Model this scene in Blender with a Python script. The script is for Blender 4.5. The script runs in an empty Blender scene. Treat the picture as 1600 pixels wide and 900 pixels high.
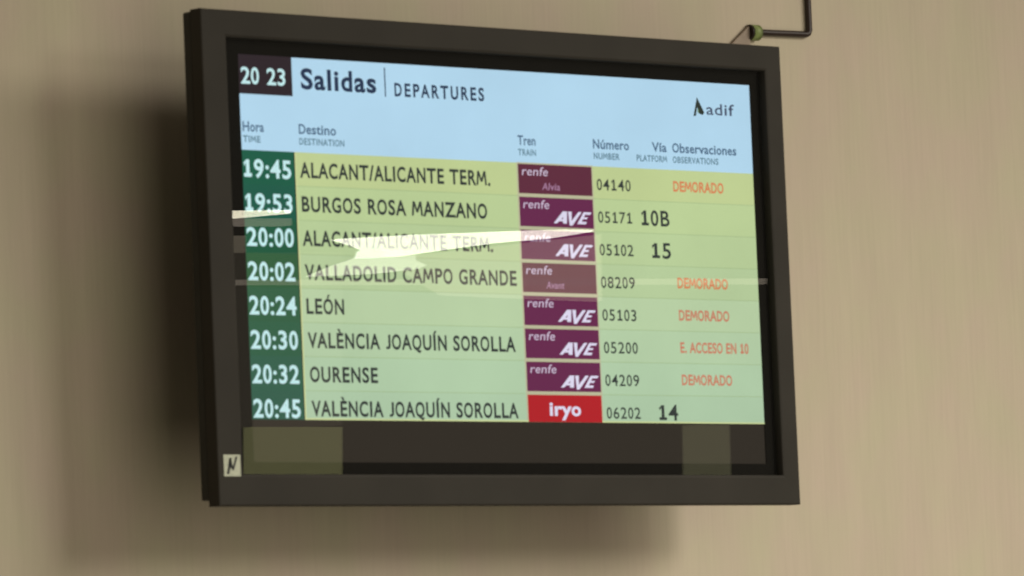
import bpy, math, random
from mathutils import Vector
random.seed(4)
S = bpy.context.scene
COL = S.collection

# ---------------------------------------------------------------- camera
cd = bpy.data.cameras.new('camera')
cam = bpy.data.objects.new('camera', cd); COL.objects.link(cam)
cam.location = (-6.36778, -6.75264, -0.74142)
cam.rotation_euler = (1.64716, 0.042599, -0.752852)
cd.sensor_width = 36; cd.lens = 225.83
cd.clip_start = 0.1; cd.clip_end = 200
cd.dof.use_dof = True                      # the phone's soft focus
cd.dof.focus_distance = 13.0
cd.dof.aperture_fstop = 20
S.camera = cam

# ---------------------------------------------------------------- world, lamps, exposure
w = bpy.data.worlds.new('World'); S.world = w; w.use_nodes = True
bg = w.node_tree.nodes['Background']
bg.inputs[0].default_value = (1.0, 0.88, 0.66, 1); bg.inputs[1].default_value = 0.10
S.view_settings.view_transform = 'Standard'; S.view_settings.look = 'None'
S.view_settings.exposure = 0; S.view_settings.gamma = 1

def aim(o, t):
    o.rotation_euler = (Vector(t) - o.location).to_track_quat('-Z', 'Y').to_euler()
def spot(name, loc, target, power, size, blend, radius, col):
    l = bpy.data.lights.new(name, 'SPOT'); l.energy = power; l.color = col
    l.spot_size = math.radians(size); l.spot_blend = blend; l.shadow_soft_size = radius
    o = bpy.data.objects.new(name, l); COL.objects.link(o); o.location = loc; aim(o, target)
    return o
spot('key_lamp', (1.62, -4.2, 1.05), (0.50, 0.2, -3.4), 440, 88, 1.0, 0.50, (1.0, 0.955, 0.86))
spot('second_lamp', (2.55, -4.2, 2.45), (0.40, 0.2, -3.6), 300, 92, 1.0, 0.70, (1.0, 0.955, 0.86))
def area(name, loc, target, power, sx, sy, col):
    l = bpy.data.lights.new(name, 'AREA'); l.shape = 'RECTANGLE'; l.size = sx; l.size_y = sy; l.energy = power; l.color = col
    o = bpy.data.objects.new(name, l); COL.objects.link(o); o.location = loc; aim(o, target); return o
area('fill_left', (-1.3, -4.3, -1.0), (-0.9, 0.2, -0.5), 66, 3.5, 4.6, (1.0, 0.92, 0.76))  # added broad fill from low front left, grades the shadow beside the monitor
area('fill_high', (4.2, -4.0, 2.3), (1.0, 0.2, -0.6), 95, 2.4, 1.2, (1.0, 0.93, 0.80))  # added soft fill from high right, widens the shadow's left edge

# ---------------------------------------------------------------- materials
def lin(c):
    r = []
    for v in c[:3]:
        v /= 255.0
        r.append(v / 12.92 if v <= 0.04045 else ((v + 0.055) / 1.055) ** 2.4)
    return (r[0], r[1], r[2], 1)
def newmat(name):
    m = bpy.data.materials.new(name); m.use_nodes = True
    n = m.node_tree.nodes; n.clear()
    return m, n, m.node_tree.links
def surf(name, col, rough=0.5, spec=0.5, metal=0.0, vary=0.12, scale=40, bump=0.0, stretch=(1, 1, 1), bscale=300):
    m, n, L = newmat(name)
    o = n.new('ShaderNodeOutputMaterial'); b = n.new('ShaderNodeBsdfPrincipled'); L.new(b.outputs[0], o.inputs[0])
    b.inputs['Roughness'].default_value = rough; b.inputs['Specular IOR Level'].default_value = spec
    b.inputs['Metallic'].default_value = metal
    tc = n.new('ShaderNodeTexCoord'); mp = n.new('ShaderNodeMapping'); mp.inputs['Scale'].default_value = stretch
    L.new(tc.outputs['Object'], mp.inputs[0])
    t = n.new('ShaderNodeTexNoise'); t.inputs['Scale'].default_value = scale; t.inputs['Detail'].default_value = 5
    L.new(mp.outputs[0], t.inputs['Vector'])
    r = n.new('ShaderNodeMapRange'); r.inputs[1].default_value = 0.3; r.inputs[2].default_value = 0.7
    r.inputs[3].default_value = 1 - vary; r.inputs[4].default_value = 1 + vary
    L.new(t.outputs['Fac'], r.inputs[0])
    mx = n.new('ShaderNodeVectorMath'); mx.operation = 'SCALE'; mx.inputs[0].default_value = col[:3]
    L.new(r.outputs[0], mx.inputs['Scale']); L.new(mx.outputs[0], b.inputs['Base Color'])
    if bump:
        t2 = n.new('ShaderNodeTexNoise'); t2.inputs['Scale'].default_value = bscale; t2.inputs['Detail'].default_value = 3
        L.new(mp.outputs[0], t2.inputs['Vector'])
        bp = n.new('ShaderNodeBump'); bp.inputs['Strength'].default_value = bump; bp.inputs['Distance'].default_value = 0.001
        L.new(t2.outputs['Fac'], bp.inputs['Height']); L.new(bp.outputs[0], b.inputs['Normal'])
    return m
def glow(name, rgb, k=1.0, linear=False):
    m, n, L = newmat(name)
    o = n.new('ShaderNodeOutputMaterial'); e = n.new('ShaderNodeEmission'); L.new(e.outputs[0], o.inputs[0])
    e.inputs[0].default_value = (rgb[0], rgb[1], rgb[2], 1) if linear else lin(rgb)
    e.inputs[1].default_value = k
    if not linear:                            # backlight of the panel is a little uneven
        tc = n.new('ShaderNodeTexCoord'); t = n.new('ShaderNodeTexNoise'); t.inputs['Scale'].default_value = 5; t.inputs['Detail'].default_value = 4
        L.new(tc.outputs['Object'], t.inputs['Vector'])
        r = n.new('ShaderNodeMapRange'); r.inputs[1].default_value = 0.3; r.inputs[2].default_value = 0.7
        r.inputs[3].default_value = 0.955 * k; r.inputs[4].default_value = 1.045 * k
        L.new(t.outputs['Fac'], r.inputs[0]); L.new(r.outputs[0], e.inputs[1])
    return m

def wall_material():
    m, n, L = newmat('beige_wall')
    o = n.new('ShaderNodeOutputMaterial'); b = n.new('ShaderNodeBsdfPrincipled'); L.new(b.outputs[0], o.inputs[0])
    b.inputs['Roughness'].default_value = 0.75; b.inputs['Specular IOR Level'].default_value = 0.25
    tc = n.new('ShaderNodeTexCoord')
    def noise(sc, st, det=4):
        mp = n.new('ShaderNodeMapping'); mp.inputs['Scale'].default_value = st; L.new(tc.outputs['Object'], mp.inputs[0])
        t = n.new('ShaderNodeTexNoise'); t.inputs['Scale'].default_value = sc; t.inputs['Detail'].default_value = det
        L.new(mp.outputs[0], t.inputs['Vector']); return t
    a = noise(22, (1, 1, 0.16)); c = noise(9, (1, 1, .8), 3); d = noise(150, (1, 1, 0.05), 2)
    r1 = n.new('ShaderNodeValToRGB')
    r1.color_ramp.elements[0].position = 0.32; r1.color_ramp.elements[0].color = (0.520, 0.432, 0.335, 1)
    r1.color_ramp.elements[1].position = 0.68; r1.color_ramp.elements[1].color = (0.505, 0.452, 0.322, 1)
    L.new(c.outputs['Fac'], r1.inputs[0])
    def rng(t, amp):
        r = n.new('ShaderNodeMapRange'); r.inputs[1].default_value = 0.3; r.inputs[2].default_value = 0.7
        r.inputs[3].default_value = 1 - amp; r.inputs[4].default_value = 1 + amp
        L.new(t.outputs['Fac'], r.inputs[0]); return r
    x = n.new('ShaderNodeMath'); x.operation = 'MULTIPLY'
    L.new(rng(a, 0.02).outputs[0], x.inputs[0]); L.new(rng(d, 0.022).outputs[0], x.inputs[1])
    mx = n.new('ShaderNodeVectorMath'); mx.operation = 'SCALE'
    L.new(r1.outputs[0], mx.inputs[0]); L.new(x.outputs[0], mx.inputs['Scale']); L.new(mx.outputs[0], b.inputs['Base Color'])
    bp = n.new('ShaderNodeBump'); bp.inputs['Strength'].default_value = 0.25; bp.inputs['Distance'].default_value = 0.0015
    L.new(d.outputs['Fac'], bp.inputs['Height']); L.new(bp.outputs[0], b.inputs['Normal'])
    return m

def glass_material():
    m, n, L = newmat('front_glass')
    o = n.new('ShaderNodeOutputMaterial'); mx = n.new('ShaderNodeMixShader'); L.new(mx.outputs[0], o.inputs[0])
    t = n.new('ShaderNodeBsdfTransparent'); t.inputs[0].default_value = (0.985, 0.99, 0.985, 1)
    g = n.new('ShaderNodeBsdfGlossy'); g.inputs['Roughness'].default_value = 0.0015
    lw = n.new('ShaderNodeLayerWeight'); lw.inputs['Blend'].default_value = 0.5
    pw = n.new('ShaderNodeMath'); pw.operation = 'POWER'; pw.inputs[1].default_value = 5; L.new(lw.outputs['Facing'], pw.inputs[0])
    f = n.new('ShaderNodeMath'); f.operation = 'MULTIPLY_ADD'; f.inputs[1].default_value = 0.956; f.inputs[2].default_value = 0.044
    L.new(pw.outputs[0], f.inputs[0])
    L.new(f.outputs[0], mx.inputs[0]); L.new(t.outputs[0], mx.inputs[1]); L.new(g.outputs[0], mx.inputs[2])
    return m

M = dict(
    wall=wall_material(), glass=glass_material(),
    frame=surf('brown_black_frame', (0.033, 0.029, 0.023), 0.62, 0.14, 0, 0.10, 9, 0.25, (1, 1, 1), 700),
    shell=surf('rear_shell_plastic', (0.022, 0.021, 0.017), 0.6, 0.3, 0, 0.15, 30),
    surround=surf('black_surround', (0.004, 0.0035, 0.003), 0.8, 0.04, 0, 0.1, 30),
    metal=surf('dark_metal', (0.03, 0.028, 0.025), 0.4, 0.5, 0.7, 0.1, 30),
    pipe=surf('brown_pipe_paint', (0.026, 0.014, 0.010), 0.45, 0.45, 0, 0.2, 60),
    green=surf('green_fitting', (0.20, 0.25, 0.08), 0.5, 0.4, 0, 0.25, 120),
    tab=surf('taupe_plate', (0.30, 0.235, 0.18), 0.6, 0.3, 0, 0.1, 60),
    paper=surf('sticker_paper', (0.50, 0.52, 0.40), 0.6, 0.3, 0, 0.12, 160),
    ink=surf('sticker_ink', (0.012, 0.012, 0.014), 0.6, 0.3, 0, 0.1, 60),
)

# ---------------------------------------------------------------- mesh helpers
def mesh_obj(name, verts, faces, mat, parent=None, smooth=False):
    me = bpy.data.meshes.new(name); me.from_pydata([tuple(v) for v in verts], [], faces); me.update()
    me.materials.append(mat)
    if smooth:
        for p in me.polygons: p.use_smooth = True
    o = bpy.data.objects.new(name, me); COL.objects.link(o)
    if parent: o.parent = parent
    return o
def bevel(o, wd, seg=2):
    md = o.modifiers.new('bevel', 'BEVEL'); md.width = wd; md.segments = seg; md.limit_method = 'ANGLE'
    return o
def boxg(x0, x1, y0, y1, z0, z1):
    v = [(x, y, z) for x in (x0, x1) for y in (y0, y1) for z in (z0, z1)]
    f = [(0, 1, 3, 2), (4, 6, 7, 5), (0, 4, 5, 1), (2, 3, 7, 6), (0, 2, 6, 4), (1, 5, 7, 3)]
    return v, f
def box(name, a, mat, parent=None, bv=0.0):
    v, f = boxg(*a); o = mesh_obj(name, v, f, mat, parent)
    if bv: bevel(o, bv)
    return o
def ring(name, loops, mat, parent=None):
    # loops: (xl, xr, zt, zb, y); quads between successive rectangles
    v, f = [], []
    for xl, xr, zt, zb, y in loops:
        v += [(xl, y, zt), (xr, y, zt), (xr, y, zb), (xl, y, zb)]
    for i in range(len(loops) - 1):
        for k in range(4):
            a, b = i * 4 + k, i * 4 + (k + 1) % 4
            f.append((a, b, b + 4, a + 4))
    return mesh_obj(name, v, f, mat, parent)
def tube(name, pts, r, mat, parent=None, seg=14):
    v, f = [], []
    n = len(pts); P = [Vector(p) for p in pts]
    for i, p in enumerate(P):
        d = (P[min(i + 1, n - 1)] - P[max(i - 1, 0)]).normalized()
        s = d.cross(Vector((0, 1, 0))).normalized(); u = d.cross(s).normalized()
        for k in range(seg):
            a = 2 * math.pi * k / seg
            v.append(p + r * (math.cos(a) * s + math.sin(a) * u))
    for i in range(n - 1):
        for k in range(seg):
            a, b = i * seg + k, i * seg + (k + 1) % seg
            f.append((a, b, b + seg, a + seg))
    f.append(tuple(range(seg))); f.append(tuple(range((n - 1) * seg, n * seg))[::-1])
    o = mesh_obj(name, v, f, mat, parent, True); return o
def extrude_poly(name, pts, y0, y1, mat, parent=None):
    n = len(pts)
    v = [(x, y0, z) for x, z in pts] + [(x, y1, z) for x, z in pts]
    f = [tuple(range(n)), tuple(range(n, 2 * n))[::-1]]
    for k in range(n): f.append((k, (k + 1) % n, (k + 1) % n + n, k + n))
    return mesh_obj(name, v, f, mat, parent)
def thing(name, label, cat, loc=(0, 0, 0), group=None):
    o = bpy.data.objects.new(name, None); COL.objects.link(o); o.location = loc
    o.empty_display_size = 0.1
    o['label'] = label; o['category'] = cat
    if group: o['group'] = group
    return o

# ---------------------------------------------------------------- the wall
WY = 0.200
v, f = boxg(-4.0, 5.0, WY, WY + 0.12, -2.6, 2.4)
wall = mesh_obj('wall', v, f, M['wall']); wall['kind'] = 'structure'

# ---------------------------------------------------------------- the departures monitor
bd = thing('departures_monitor', 'dark framed train departures screen hung on the beige wall', 'monitor')
XL, XR, ZT, ZB = -0.5885, 0.5608, 0.3447, -0.3481
OL, OR, OT, OB = -0.5418, 0.5271, 0.3064, -0.3039
e = 0.0022
frame = ring('frame', [
    (XL + .012, XR - .012, ZT - .012, ZB + .016, 0.004),
    (XL, XR, ZT, ZB, 0.004), (XL, XR, ZT, ZB, -0.018 + e),
    (XL + e * .3, XR - e * .3, ZT - e * .3, ZB + e * .3, -0.018 + e * .3),
    (XL + e, XR - e, ZT - e, ZB + e, -0.018),
    (OL - .004, OR + .004, OT + .004, OB - .004, -0.0175),
    (OL - .001, OR + .001, OT + .001, OB - .001, -0.0165),
    (OL, OR, OT, OB, -0.0150), (OL + .0005, OR - .0005, OT - .0005, OB + .0005, -0.004)], M['frame'], bd)
shell = box('rear_cover', (XL + .0015, XR - .0015, 0.004, 0.023, ZB + .009, ZT - .002), M['shell'], bd, 0.003)
box('electronics_box', (-0.566, 0.535, 0.023, 0.046, -0.300, 0.205), M['shell'], bd, 0.004)
br = box('wall_bracket', (-0.16, 0.16, 0.046, 0.060, -0.15, 0.15), M['metal'], bd, 0.002)
box('bracket_arm', (-0.05, 0.05, 0.060, WY - 0.012, -0.08, 0.08), M['metal'], br, 0.002)
box('bracket_plate', (-0.13, 0.13, WY - 0.012, WY, -0.13, 0.13), M['metal'], br, 0.002)
AL, AR, AT, AB = -0.5085, 0.5085, 0.2860, -0.2860
ring('screen_surround', [(OL, OR, OT, OB, -0.002), (AL, AR, AT, AB, -0.002), (AL, AR, AT, AB, 0.0008)], M['surround'], bd)

# unlit lower part of the liquid crystal panel still leaks a little light
panelm, n, L = newmat('dim_panel')
o_ = n.new('ShaderNodeOutputMaterial'); b_ = n.new('ShaderNodeBsdfPrincipled'); L.new(b_.outputs[0], o_.inputs[0])
b_.inputs['Base Color'].default_value = (0.006, 0.0055, 0.005, 1); b_.inputs['Roughness'].default_value = 0.8; b_.inputs['Specular IOR Level'].default_value = 0.05
b_.inputs['Emission Color'].default_value = (0.030, 0.0235, 0.0175, 1); b_.inputs['Emission Strength'].default_value = 0.85
disp = box('display_panel', (AL - .01, AR + .01, 0.0008, 0.0038, AB - .01, AT + .01), panelm, bd)
gl = box('front_glass', (OL + .0006, OR - .0006, -0.0090, -0.0062, OB + .0006, OT - .0006), M['glass'], bd)

# ---- lettering -----------------------------------------------------------
_cache = {}
def text_mesh(s, off):
    c = bpy.data.curves.new('tmp', 'FONT'); c.body = s; c.offset = off; c.resolution_u = 4
    o = bpy.data.objects.new('tmp', c); COL.objects.link(o)
    bpy.context.view_layer.update()
    dg = bpy.context.evaluated_depsgraph_get()
    me = bpy.data.meshes.new_from_object(o.evaluated_get(dg))
    vs = [(q.co.x, q.co.y) for q in me.vertices]; fs = [tuple(p.vertices) for p in me.polygons]
    bpy.data.objects.remove(o); bpy.data.curves.remove(c); bpy.data.meshes.remove(me)
    return vs, fs
def width(s):
    vs, _ = text_mesh(s, 0); return max(q[0] for q in vs)
HH = width('HH'); CAP = max(q[1] for q in text_mesh('H', 0)[0])
def glyph(ch, off):
    k = (ch, off)
    if k not in _cache:
        nar = {'O': .78, 'Q': .78, 'C': .86, 'G': .84, 'D': .82, 'N': .86, 'M': .88, 'A': .90, 'V': .90, 'U': .90, 'a': .92, 'd': .9, 'o': .88, 'e': .9, '0': .86, 'B': .94, 'Ó': .78, 'R': .94}.get(ch, 1)
        adv = width('H' + ch + 'H') - HH
        if ch == '1':
            d = width('H0H') - HH; c = CAP; t = 0.052 + off * 1.2; x = d * 0.53
            vs = [(x - t, 2 * t * .9), (x + t, 2 * t * .9), (x + t, c), (x - t * .9, c), (x - t, c - .03),
                  (x - .19, c - .12), (x - .165, c - .12 - 2 * t * .95), (x - t, c - .115),
                  (x - .19, 0), (x + .19, 0), (x + .19, 2 * t * .9), (x - .19, 2 * t * .9)]
            fs = [(0, 1, 2, 3, 4, 7), (4, 5, 6, 7), (8, 9, 10, 11)]
            _cache[k] = (vs, fs, d)
        elif ch in 'MJ' :
            c = CAP; t = 0.046 + off                      # half stroke; own outlines so heavy strokes stay open
            if ch == 'M':
                d = 0.80; x0, x1, x2, x3, xm = .06, .15, .65, .74, .40
                def bar(a, b): return [(a[0] - t, a[1]), (a[0] + t, a[1]), (b[0] + t, b[1]), (b[0] - t, b[1])]
                q = bar((x0, 0), (x1, c)) + bar((x3, 0), (x2, c)) + bar((xm, .16), (x1 + .01, c)) + bar((xm, .16), (x2 - .01, c))
                _cache[k] = (q, [(0, 1, 2, 3), (4, 5, 6, 7), (8, 9, 10, 11), (12, 13, 14, 15)], d)
            else:
                d = 0.36
                q = [(.20, c), (.20 + 2 * t, c), (.20 + 2 * t, .16), (.20 + 1.6 * t, .06), (.20 + .6 * t, .01), (.13, -.01), (.05, 0), (.05, 2 * t * .8), (.12, 2 * t * .8), (.17, .10), (.20, .17)]
                _cache[k] = (q, [(0, 1, 2, 10), (2, 3, 9, 10), (3, 4, 8, 9), (4, 5, 8), (5, 6, 7, 8)], d)
        elif ch == ' ':
            _cache[k] = ([], [], adv)
        else:
            vs, fs = text_mesh(ch, off); _cache[k] = (vs, fs, adv)
        gv, gf, ga = _cache[k]
        _cache[k] = ([(q[0] * nar, q[1]) for q in gv], gf, ga * nar)
    return _cache[k]
def write(name, s, x0, x1, z, cap, mat, parent, bold=0.012, y=-0.0016, slant=0.0, track=0.02, mono=False, bd_space=None):
    vs, fs, cx = [], [], 0.0
    for ch in s:
        gv, gf, adv = glyph(ch, bold)
        if ch == ' ' and bd_space: adv = bd_space
        b = len(vs); vs += [(cx + q[0], q[1]) for q in gv]; fs += [tuple(i + b for i in p) for p in gf]
        cx += adv + track
    lo = min(q[0] for q in vs); hi = max(q[0] for q in vs)
    sx = (x1 - x0) / (hi - lo); sz = cap / (CAP + 2 * bold)
    out = [(x0 + (q[0] - lo) * sx + slant * q[1] * sz, y, z + (q[1] + bold) * sz) for q in vs]
    return mesh_obj(name, out, fs, mat, parent)
def sheet(name, x0, x1, z0, z1, mat, parent, y):
    return mesh_obj(name, [(x0, y, z0), (x1, y, z0), (x1, y, z1), (x0, y, z1)], [(0, 1, 2, 3)], mat, parent)

G = dict(
    header=glow('header_blue', (187, 224, 248)), clock=glow('clock_box_black', (50, 40, 46)),
    white=glow('figures_white', (205, 243, 246)), dark=glow('letters_dark', (56, 62, 60)),
    title=glow('title_dark', (44, 58, 84)), title2=glow('title_faded', (72, 80, 104)), sub=glow('heading_blue_grey', (84, 112, 140)),
    sub2=glow('heading_teal_grey', (98, 132, 150)),
    rule=glow('pale_rule', (212, 222, 160)), tile_rule=glow('pale_tile_rule', (196, 192, 160)),
    row_rule=glow('row_rule', (166, 190, 140)),
    maroon=glow('maroon_tile', (100, 47, 66)), purple=glow('purple_tile', (108, 44, 82)),
    red=glow('red_tile', (186, 36, 44)), logo=glow('logo_white', (232, 226, 250)), logo3=glow('logo_script', (214, 196, 220)), logo2=glow('logo_faint', (176, 132, 164)),
    orange=glow('orange_letters', (222, 136, 92)), orange2=glow('red_orange_letters', (208, 134, 108)),
)
P = 0.0481; R0 = 0.1515; RB = -0.2262
YB, YC, YD = -0.0002, -0.0006, -0.0010
sheet('header_band', AL + .0005, AR, R0, AT - .0005, G['header'], disp, YB)
sheet('clock_box', AL - .004, -0.4085, 0.2305, AT + .003, G['clock'], disp, YC)
write('clock_figures', '20 23', -0.5040, -0.4215, 0.2445, 0.0238, G['white'], disp, 0.020, YD, bd_space=.34)
write('title_text', 'Salidas', -0.3925, -0.2495, 0.2412, 0.0300, G['title'], disp, 0.028, YD, track=.05)
sheet('title_divider', -0.2335, -0.2313, 0.2370, 0.2790, G['title'], disp, YD)
write('subtitle_text', 'DEPARTURES', -0.2146, -0.0396, 0.2385, 0.0195, G['title'], disp, 0.028, YD, track=.16)
for a, b_, xa, xb, xc, xd in (('Hora', 'TIME', -.5045, -.465, -.5045, -.472), ('Destino', 'DESTINATION', -.400, -.3300, -.400, -.315),
                           ('Tren', 'TRAIN', .0231, .0590, .0231, .0590), ('Número', 'NUMBER', .1753, .2490, .1760, .2290),
                           ('Vía', 'PLATFORM', .2966, .3273, .2640, .3273), ('Observaciones', 'OBSERVATIONS', .3391, .4742, .3391, .4350)):
    write('heading_text', a, xa, xb, .1775, .0142, G['sub'], disp, 0.022, YD)
    write('heading_translation', b_, xc, xd, .1622, .0095, G['sub2'], disp, 0.024, YD, track=.05)
# operator of the network, top right: dark pointed mark and lettering
lg = glow('network_mark_dark', (50, 58, 52))
mk = [(.3868, .2335), (.3955, .2630), (.4100, .2400), (.4060, .2362), (.3985, .2385), (.3950, .2480), (.3925, .2350)]
v_ = [(x, YD, z) for x, z in mk]
mesh_obj('network_mark', v_, [(0, 1, 5, 6), (1, 2, 3, 4, 5)], lg, disp)
sheet('network_mark_gap', .3962, .3985, .2390, .2450, glow('mark_green', (110, 138, 70)), disp, YD)
write('network_name', 'adif', .4145, .4735, .2372, .0170, G['title2'], disp, 0.010, YD, track=.03)

rowc = [(200, 215, 154), (195, 215, 158), (192, 213, 160), (190, 212, 163), (192, 215, 172), (188, 213, 174), (185, 212, 176), (182, 209, 175)]
timc = [(32, 96, 74), (34, 94, 76), (36, 92, 66), (44, 94, 60), (46, 96, 68), (46, 98, 72), (48, 98, 78), (48, 96, 78)]
rows = [
    ('19:45', 'ALACANT/ALICANTE TERM.', -.4010, -.0345, 'Alvia', '04140', None, 'DEMORADO'),
    ('19:53', 'BURGOS ROSA MANZANO', -.4000, -.0435, 'AVE', '05171', '10B', None),
    ('20:00', 'ALACANT/ALICANTE TERM.', -.4010, -.0345, 'AVE', '05102', '15', None),
    ('20:02', 'VALLADOLID CAMPO GRANDE', -.3995, .0095, 'Avant', '08209', None, 'DEMORADO'),
    ('20:24', 'LEÓN', -.3990, -.3280, 'AVE', '05103', None, 'DEMORADO'),
    ('20:30', 'VALÈNCIA JOAQUÍN SOROLLA', -.3990, .0020, 'AVE', '05200', None, 'E. ACCESO EN 10'),
    ('20:32', 'OURENSE', -.3975, -.2690, 'AVE', '04209', None, 'DEMORADO'),
    ('20:45', 'VALÈNCIA JOAQUÍN SOROLLA', -.3970, .0020, 'iryo', '06202', '14', None)]
for k, (tm, dest, xa, xb, op, num, via, obs) in enumerate(rows):
    t = R0 - P * k; bt = max(t - P, RB)
    sheet('row_band', -0.4085, AR, bt, t, glow('row_green', rowc[k]), disp, YB)
    sheet('time_cell', AL + .001, -0.4105, bt, t, glow('time_cell_green', timc[k]), disp, YB)
    if k: sheet('row_rule', -0.4065, AR, t - .0004, t + .0004, G['row_rule'], disp, YC)
    write('time_text', tm, -.5050, -.4175, t - .0388, .0262, G['white'], disp, 0.024, YD, track=.05)
    write('destination_text', dest, xa, xb, t - .0362, .0222, G['dark'], disp, 0.026, YD, track=.055)
    # tile of the train operator
    tb = max(t - .0445, RB)
    sheet('tile_border', .0190, .1725, max(t - .0475, RB), t + .0008, G['tile_rule'], disp, YC)
    tile = sheet('operator_tile', .0215, .1700, tb, t - .0015, G['red'] if op == 'iryo' else (G['maroon'] if op[:2] in ('Al', 'Av') else G['purple']), disp, YD)
    if op == 'iryo':
        write('operator_name', 'iryo', .0640, .1270, t - .0320, .0205, G['logo'], disp, 0.030, -.0014)
    else:
        write('operator_name', 'renfe', .0285, .0800, t - .0180, .0125, G['logo3'], disp, 0.004, -.0014, slant=.18)
        if op == 'AVE':
            # three slanted capitals cut like blades
            z0, h = t - .0385, .0178
            def S_(pts): return [(.0885 + x * .066 + z * .006, -.0014, z0 + z * h) for x, z in pts]
            V, F = [], []
            for pts in ([(0, 0), (.10, 0), (.25, .55), (.25, 1), (.20, 1)], [(.25, 1), (.33, 1), (.40, 0), (.28, 0), (.25, .45)], [(.11, .18), (.30, .18), (.29, .36), (.17, .36)],
                        [(.36, 1), (.47, 1), (.53, .25), (.50, -.15)], [(.50, -.15), (.58, -.15), (.78, 1), (.68, 1), (.52, .2)],
                        [(.72, 0), (.82, 0), (.92, 1), (.84, 1)], [(.80, .80), (1.06, .80), (1.08, 1), (.90, 1)], [(.79, .42), (.98, .42), (1.0, .58), (.80, .58)], [(.74, 0), (.98, 0), (1.0, .2), (.75, .2)]):
                b0 = len(V); V += S_(pts); F.append(tuple(range(b0, b0 + len(pts))))
            mesh_obj('train_type', V, F, G['logo'], disp)
        else:
            write('train_type', op, .0680, .1040, t - .0385, .0105, G['logo2'], disp, 0.014, -.0014, slant=.15)
    write('train_number', num, .1795, .2490, t - .0352, .0168, G['dark'], disp, 0.010, YD, track=.06)
    if via:
        write('platform_text', via, .2685 if len(via) == 3 else .2875, .3267, t - .0372, .0235, G['dark'], disp, 0.018, YD, track=.05)
    if obs:
        write('remark_text', obs, .3375, .4433 if obs[0] == 'D' else .4810, t - .0325, .0160, G['orange'] if k < 4 else G['orange2'], disp, 0.030, YD)
sheet('column_rule', -0.4097, -0.4070, RB, R0, G['rule'], disp, YD)
sheet('lower_rule', -0.4070, AR, RB, RB + .0022, G['rule'], disp, YC - .0001)

# small paper sticker at the lower left of the frame
st = box('sticker', (-0.5785, -0.5480, -0.0186, -0.0180, -0.3070, -0.2770), M['paper'], bd)
def stroke(a, b, wd):
    (x0, z0), (x1, z1) = a, b
    return extrude_poly('sticker_mark', [(x0, z0), (x0 + wd, z0), (x1 + wd, z1), (x1, z1)], -.0189, -.01865, M['ink'], st)
stroke((-.5735, -.3040), (-.5680, -.2815), .0042)
stroke((-.5660, -.2965), (-.5690, -.2830), .0042)
stroke((-.5640, -.2985), (-.5565, -.2795), .0034)

# ---------------------------------------------------------------- brown pipe at the top right corner
pp = thing('brown_pipe', 'thin dark brown L-shaped pipe ending in a green fitting above the screen corner', 'pipe', (0.84, 0.1945, 0.40))
def rel(p): return (p[0] - .84, p[1] - .1945, p[2] - .40)
PX, PZ, PY = .8470, .4010, .1945
pts = [(PX, PY, 1.2), (PX, PY, PZ + .006)] + [(PX - .003, PY, PZ + .0015), (PX - .007, PY, PZ)] + [(.731, PY, PZ - .002), (.716, PY, PZ - .002)]
tube('pipe', [rel(p) for p in pts], .0050, M['pipe'], pp)
tube('end_fitting', [rel((.7310, PY, PZ - .003)), rel((.7140, PY, PZ - .003))], .0125, M['green'], pp, 20)
tube('fitting_collar', [rel((.7135, PY, PZ - .003)), rel((.7105, PY, PZ - .003))], .0118, M['pipe'], pp, 20)
extrude_poly('gusset_plate', [(.711 - .84, .408 - .40), (.711 - .84, .355 - .40), (.655 - .84, .355 - .40), (.668 - .84, .376 - .40)], -.003, .003, M['tab'], pp)

# ---------------------------------------------------------------- lamps and added glow panels out of view, mirrored in the screen glass
def lamp(name, label, cat, pts, y, col, k, group=None):  # glowing slab, used for the lamps and the added panels
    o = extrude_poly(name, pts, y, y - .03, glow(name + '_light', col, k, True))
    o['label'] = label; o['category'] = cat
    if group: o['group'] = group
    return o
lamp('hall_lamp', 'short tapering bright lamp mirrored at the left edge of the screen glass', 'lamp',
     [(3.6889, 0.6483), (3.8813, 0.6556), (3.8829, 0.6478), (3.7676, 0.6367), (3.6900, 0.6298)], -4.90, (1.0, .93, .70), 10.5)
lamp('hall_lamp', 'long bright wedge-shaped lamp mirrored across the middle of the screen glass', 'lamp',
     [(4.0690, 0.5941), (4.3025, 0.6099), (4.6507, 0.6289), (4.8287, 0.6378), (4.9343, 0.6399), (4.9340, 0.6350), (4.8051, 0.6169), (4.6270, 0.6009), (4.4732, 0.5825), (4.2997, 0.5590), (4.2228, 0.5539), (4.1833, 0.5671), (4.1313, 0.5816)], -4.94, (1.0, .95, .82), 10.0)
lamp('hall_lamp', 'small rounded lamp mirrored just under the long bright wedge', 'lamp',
     [(4.0723, 0.5415), (4.0837, 0.5591), (4.1010, 0.5673), (4.1220, 0.5679), (4.1362, 0.5588), (4.1417, 0.5432)], -4.86, (1.0, .97, .9), 8)
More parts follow.
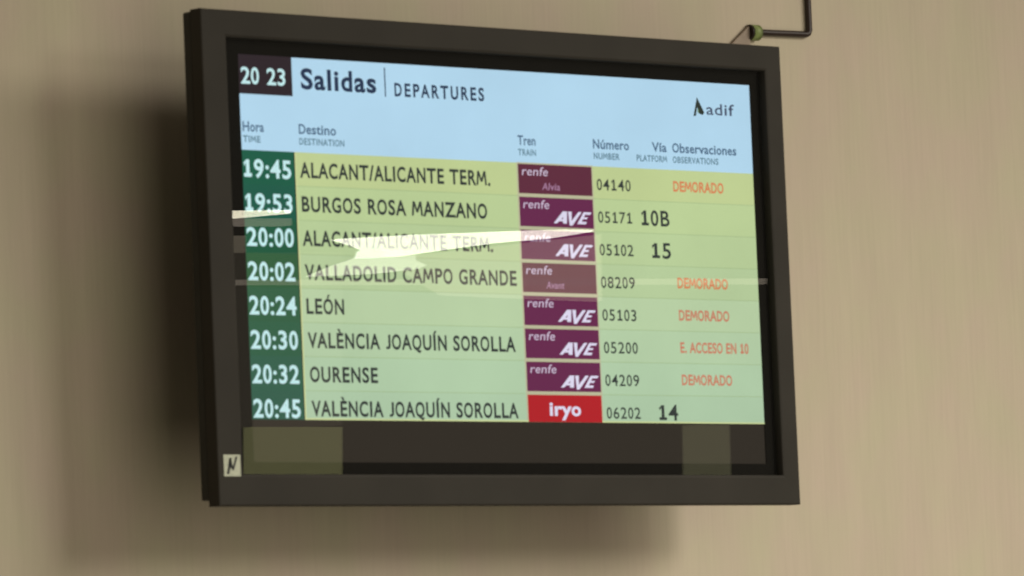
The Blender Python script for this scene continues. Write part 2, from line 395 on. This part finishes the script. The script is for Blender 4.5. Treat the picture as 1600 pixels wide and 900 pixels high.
lamp('hall_lamp', 'lower pointed pale lamp mirrored over the fourth departure row', 'lamp',
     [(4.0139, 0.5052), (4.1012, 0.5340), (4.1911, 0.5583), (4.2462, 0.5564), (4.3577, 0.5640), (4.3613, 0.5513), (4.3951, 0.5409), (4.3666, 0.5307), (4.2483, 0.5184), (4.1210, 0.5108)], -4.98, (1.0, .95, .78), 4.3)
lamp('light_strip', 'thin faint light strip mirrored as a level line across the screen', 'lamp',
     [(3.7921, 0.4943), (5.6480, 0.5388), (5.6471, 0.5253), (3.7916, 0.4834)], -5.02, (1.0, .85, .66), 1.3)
lamp('glow_panel', 'dim added glow panel mirrored in the dark lower left of the screen', 'panel',
     [(3.8676, 0.1400), (4.1636, 0.1419), (4.1522, -0.0681), (3.8568, -0.0673)], -5.06, (1.0, .97, .45), 0.95)  # unseen emitter added for the olive reflection at lower left
lamp('glow_panel', 'tall dim added glow panel mirrored behind the green time column', 'panel',
     [(3.8585, 0.5685), (4.2230, 0.5808), (4.1996, 0.1496), (3.8364, 0.1410)], -5.10, (1.0, .85, .62), 0.3)  # added emitter, lifts the lower time cells by reflection
lamp('glow_panel', 'small dim added glow panel mirrored just under the short tapering lamp', 'panel',
     [(3.8975, 0.6581), (4.0958, 0.6638), (4.0949, 0.6463), (3.8966, 0.6408)], -5.14, (1.0, .85, .68), 1.5)  # added emitter for a grey reflected patch below the short lamp
lamp('glow_panel', 'small dim added glow panel mirrored on the left screen border beside the twenty hundred time', 'panel',
     [(3.8953, 0.6155), (3.9430, 0.6168), (3.9407, 0.5741), (3.8931, 0.5730)], -5.14, (1.0, .85, .62), 1.0)  # added emitter for the grey reflection on the left border
lamp('glow_panel', 'narrow dim added glow panel mirrored in the dark lower right of the screen', 'panel',
     [(5.3727, 0.1546), (5.5162, 0.1555), (5.5111, -0.0717), (5.3631, -0.0713)], -5.06, (1.0, .95, .55), 0.65)  # unseen emitter added for the olive reflection at lower right
lamp('glow_panel', 'broad dim added glow panel giving the mirrored haze over the third and fourth operator tiles', 'panel',
     [(4.4533, 0.5776), (5.1959, 0.6575), (5.1900, 0.4841), (4.6451, 0.4895)], -5.18, (1.0, .80, .60), 1.3)  # added emitter that lays reflected haze over the tiles
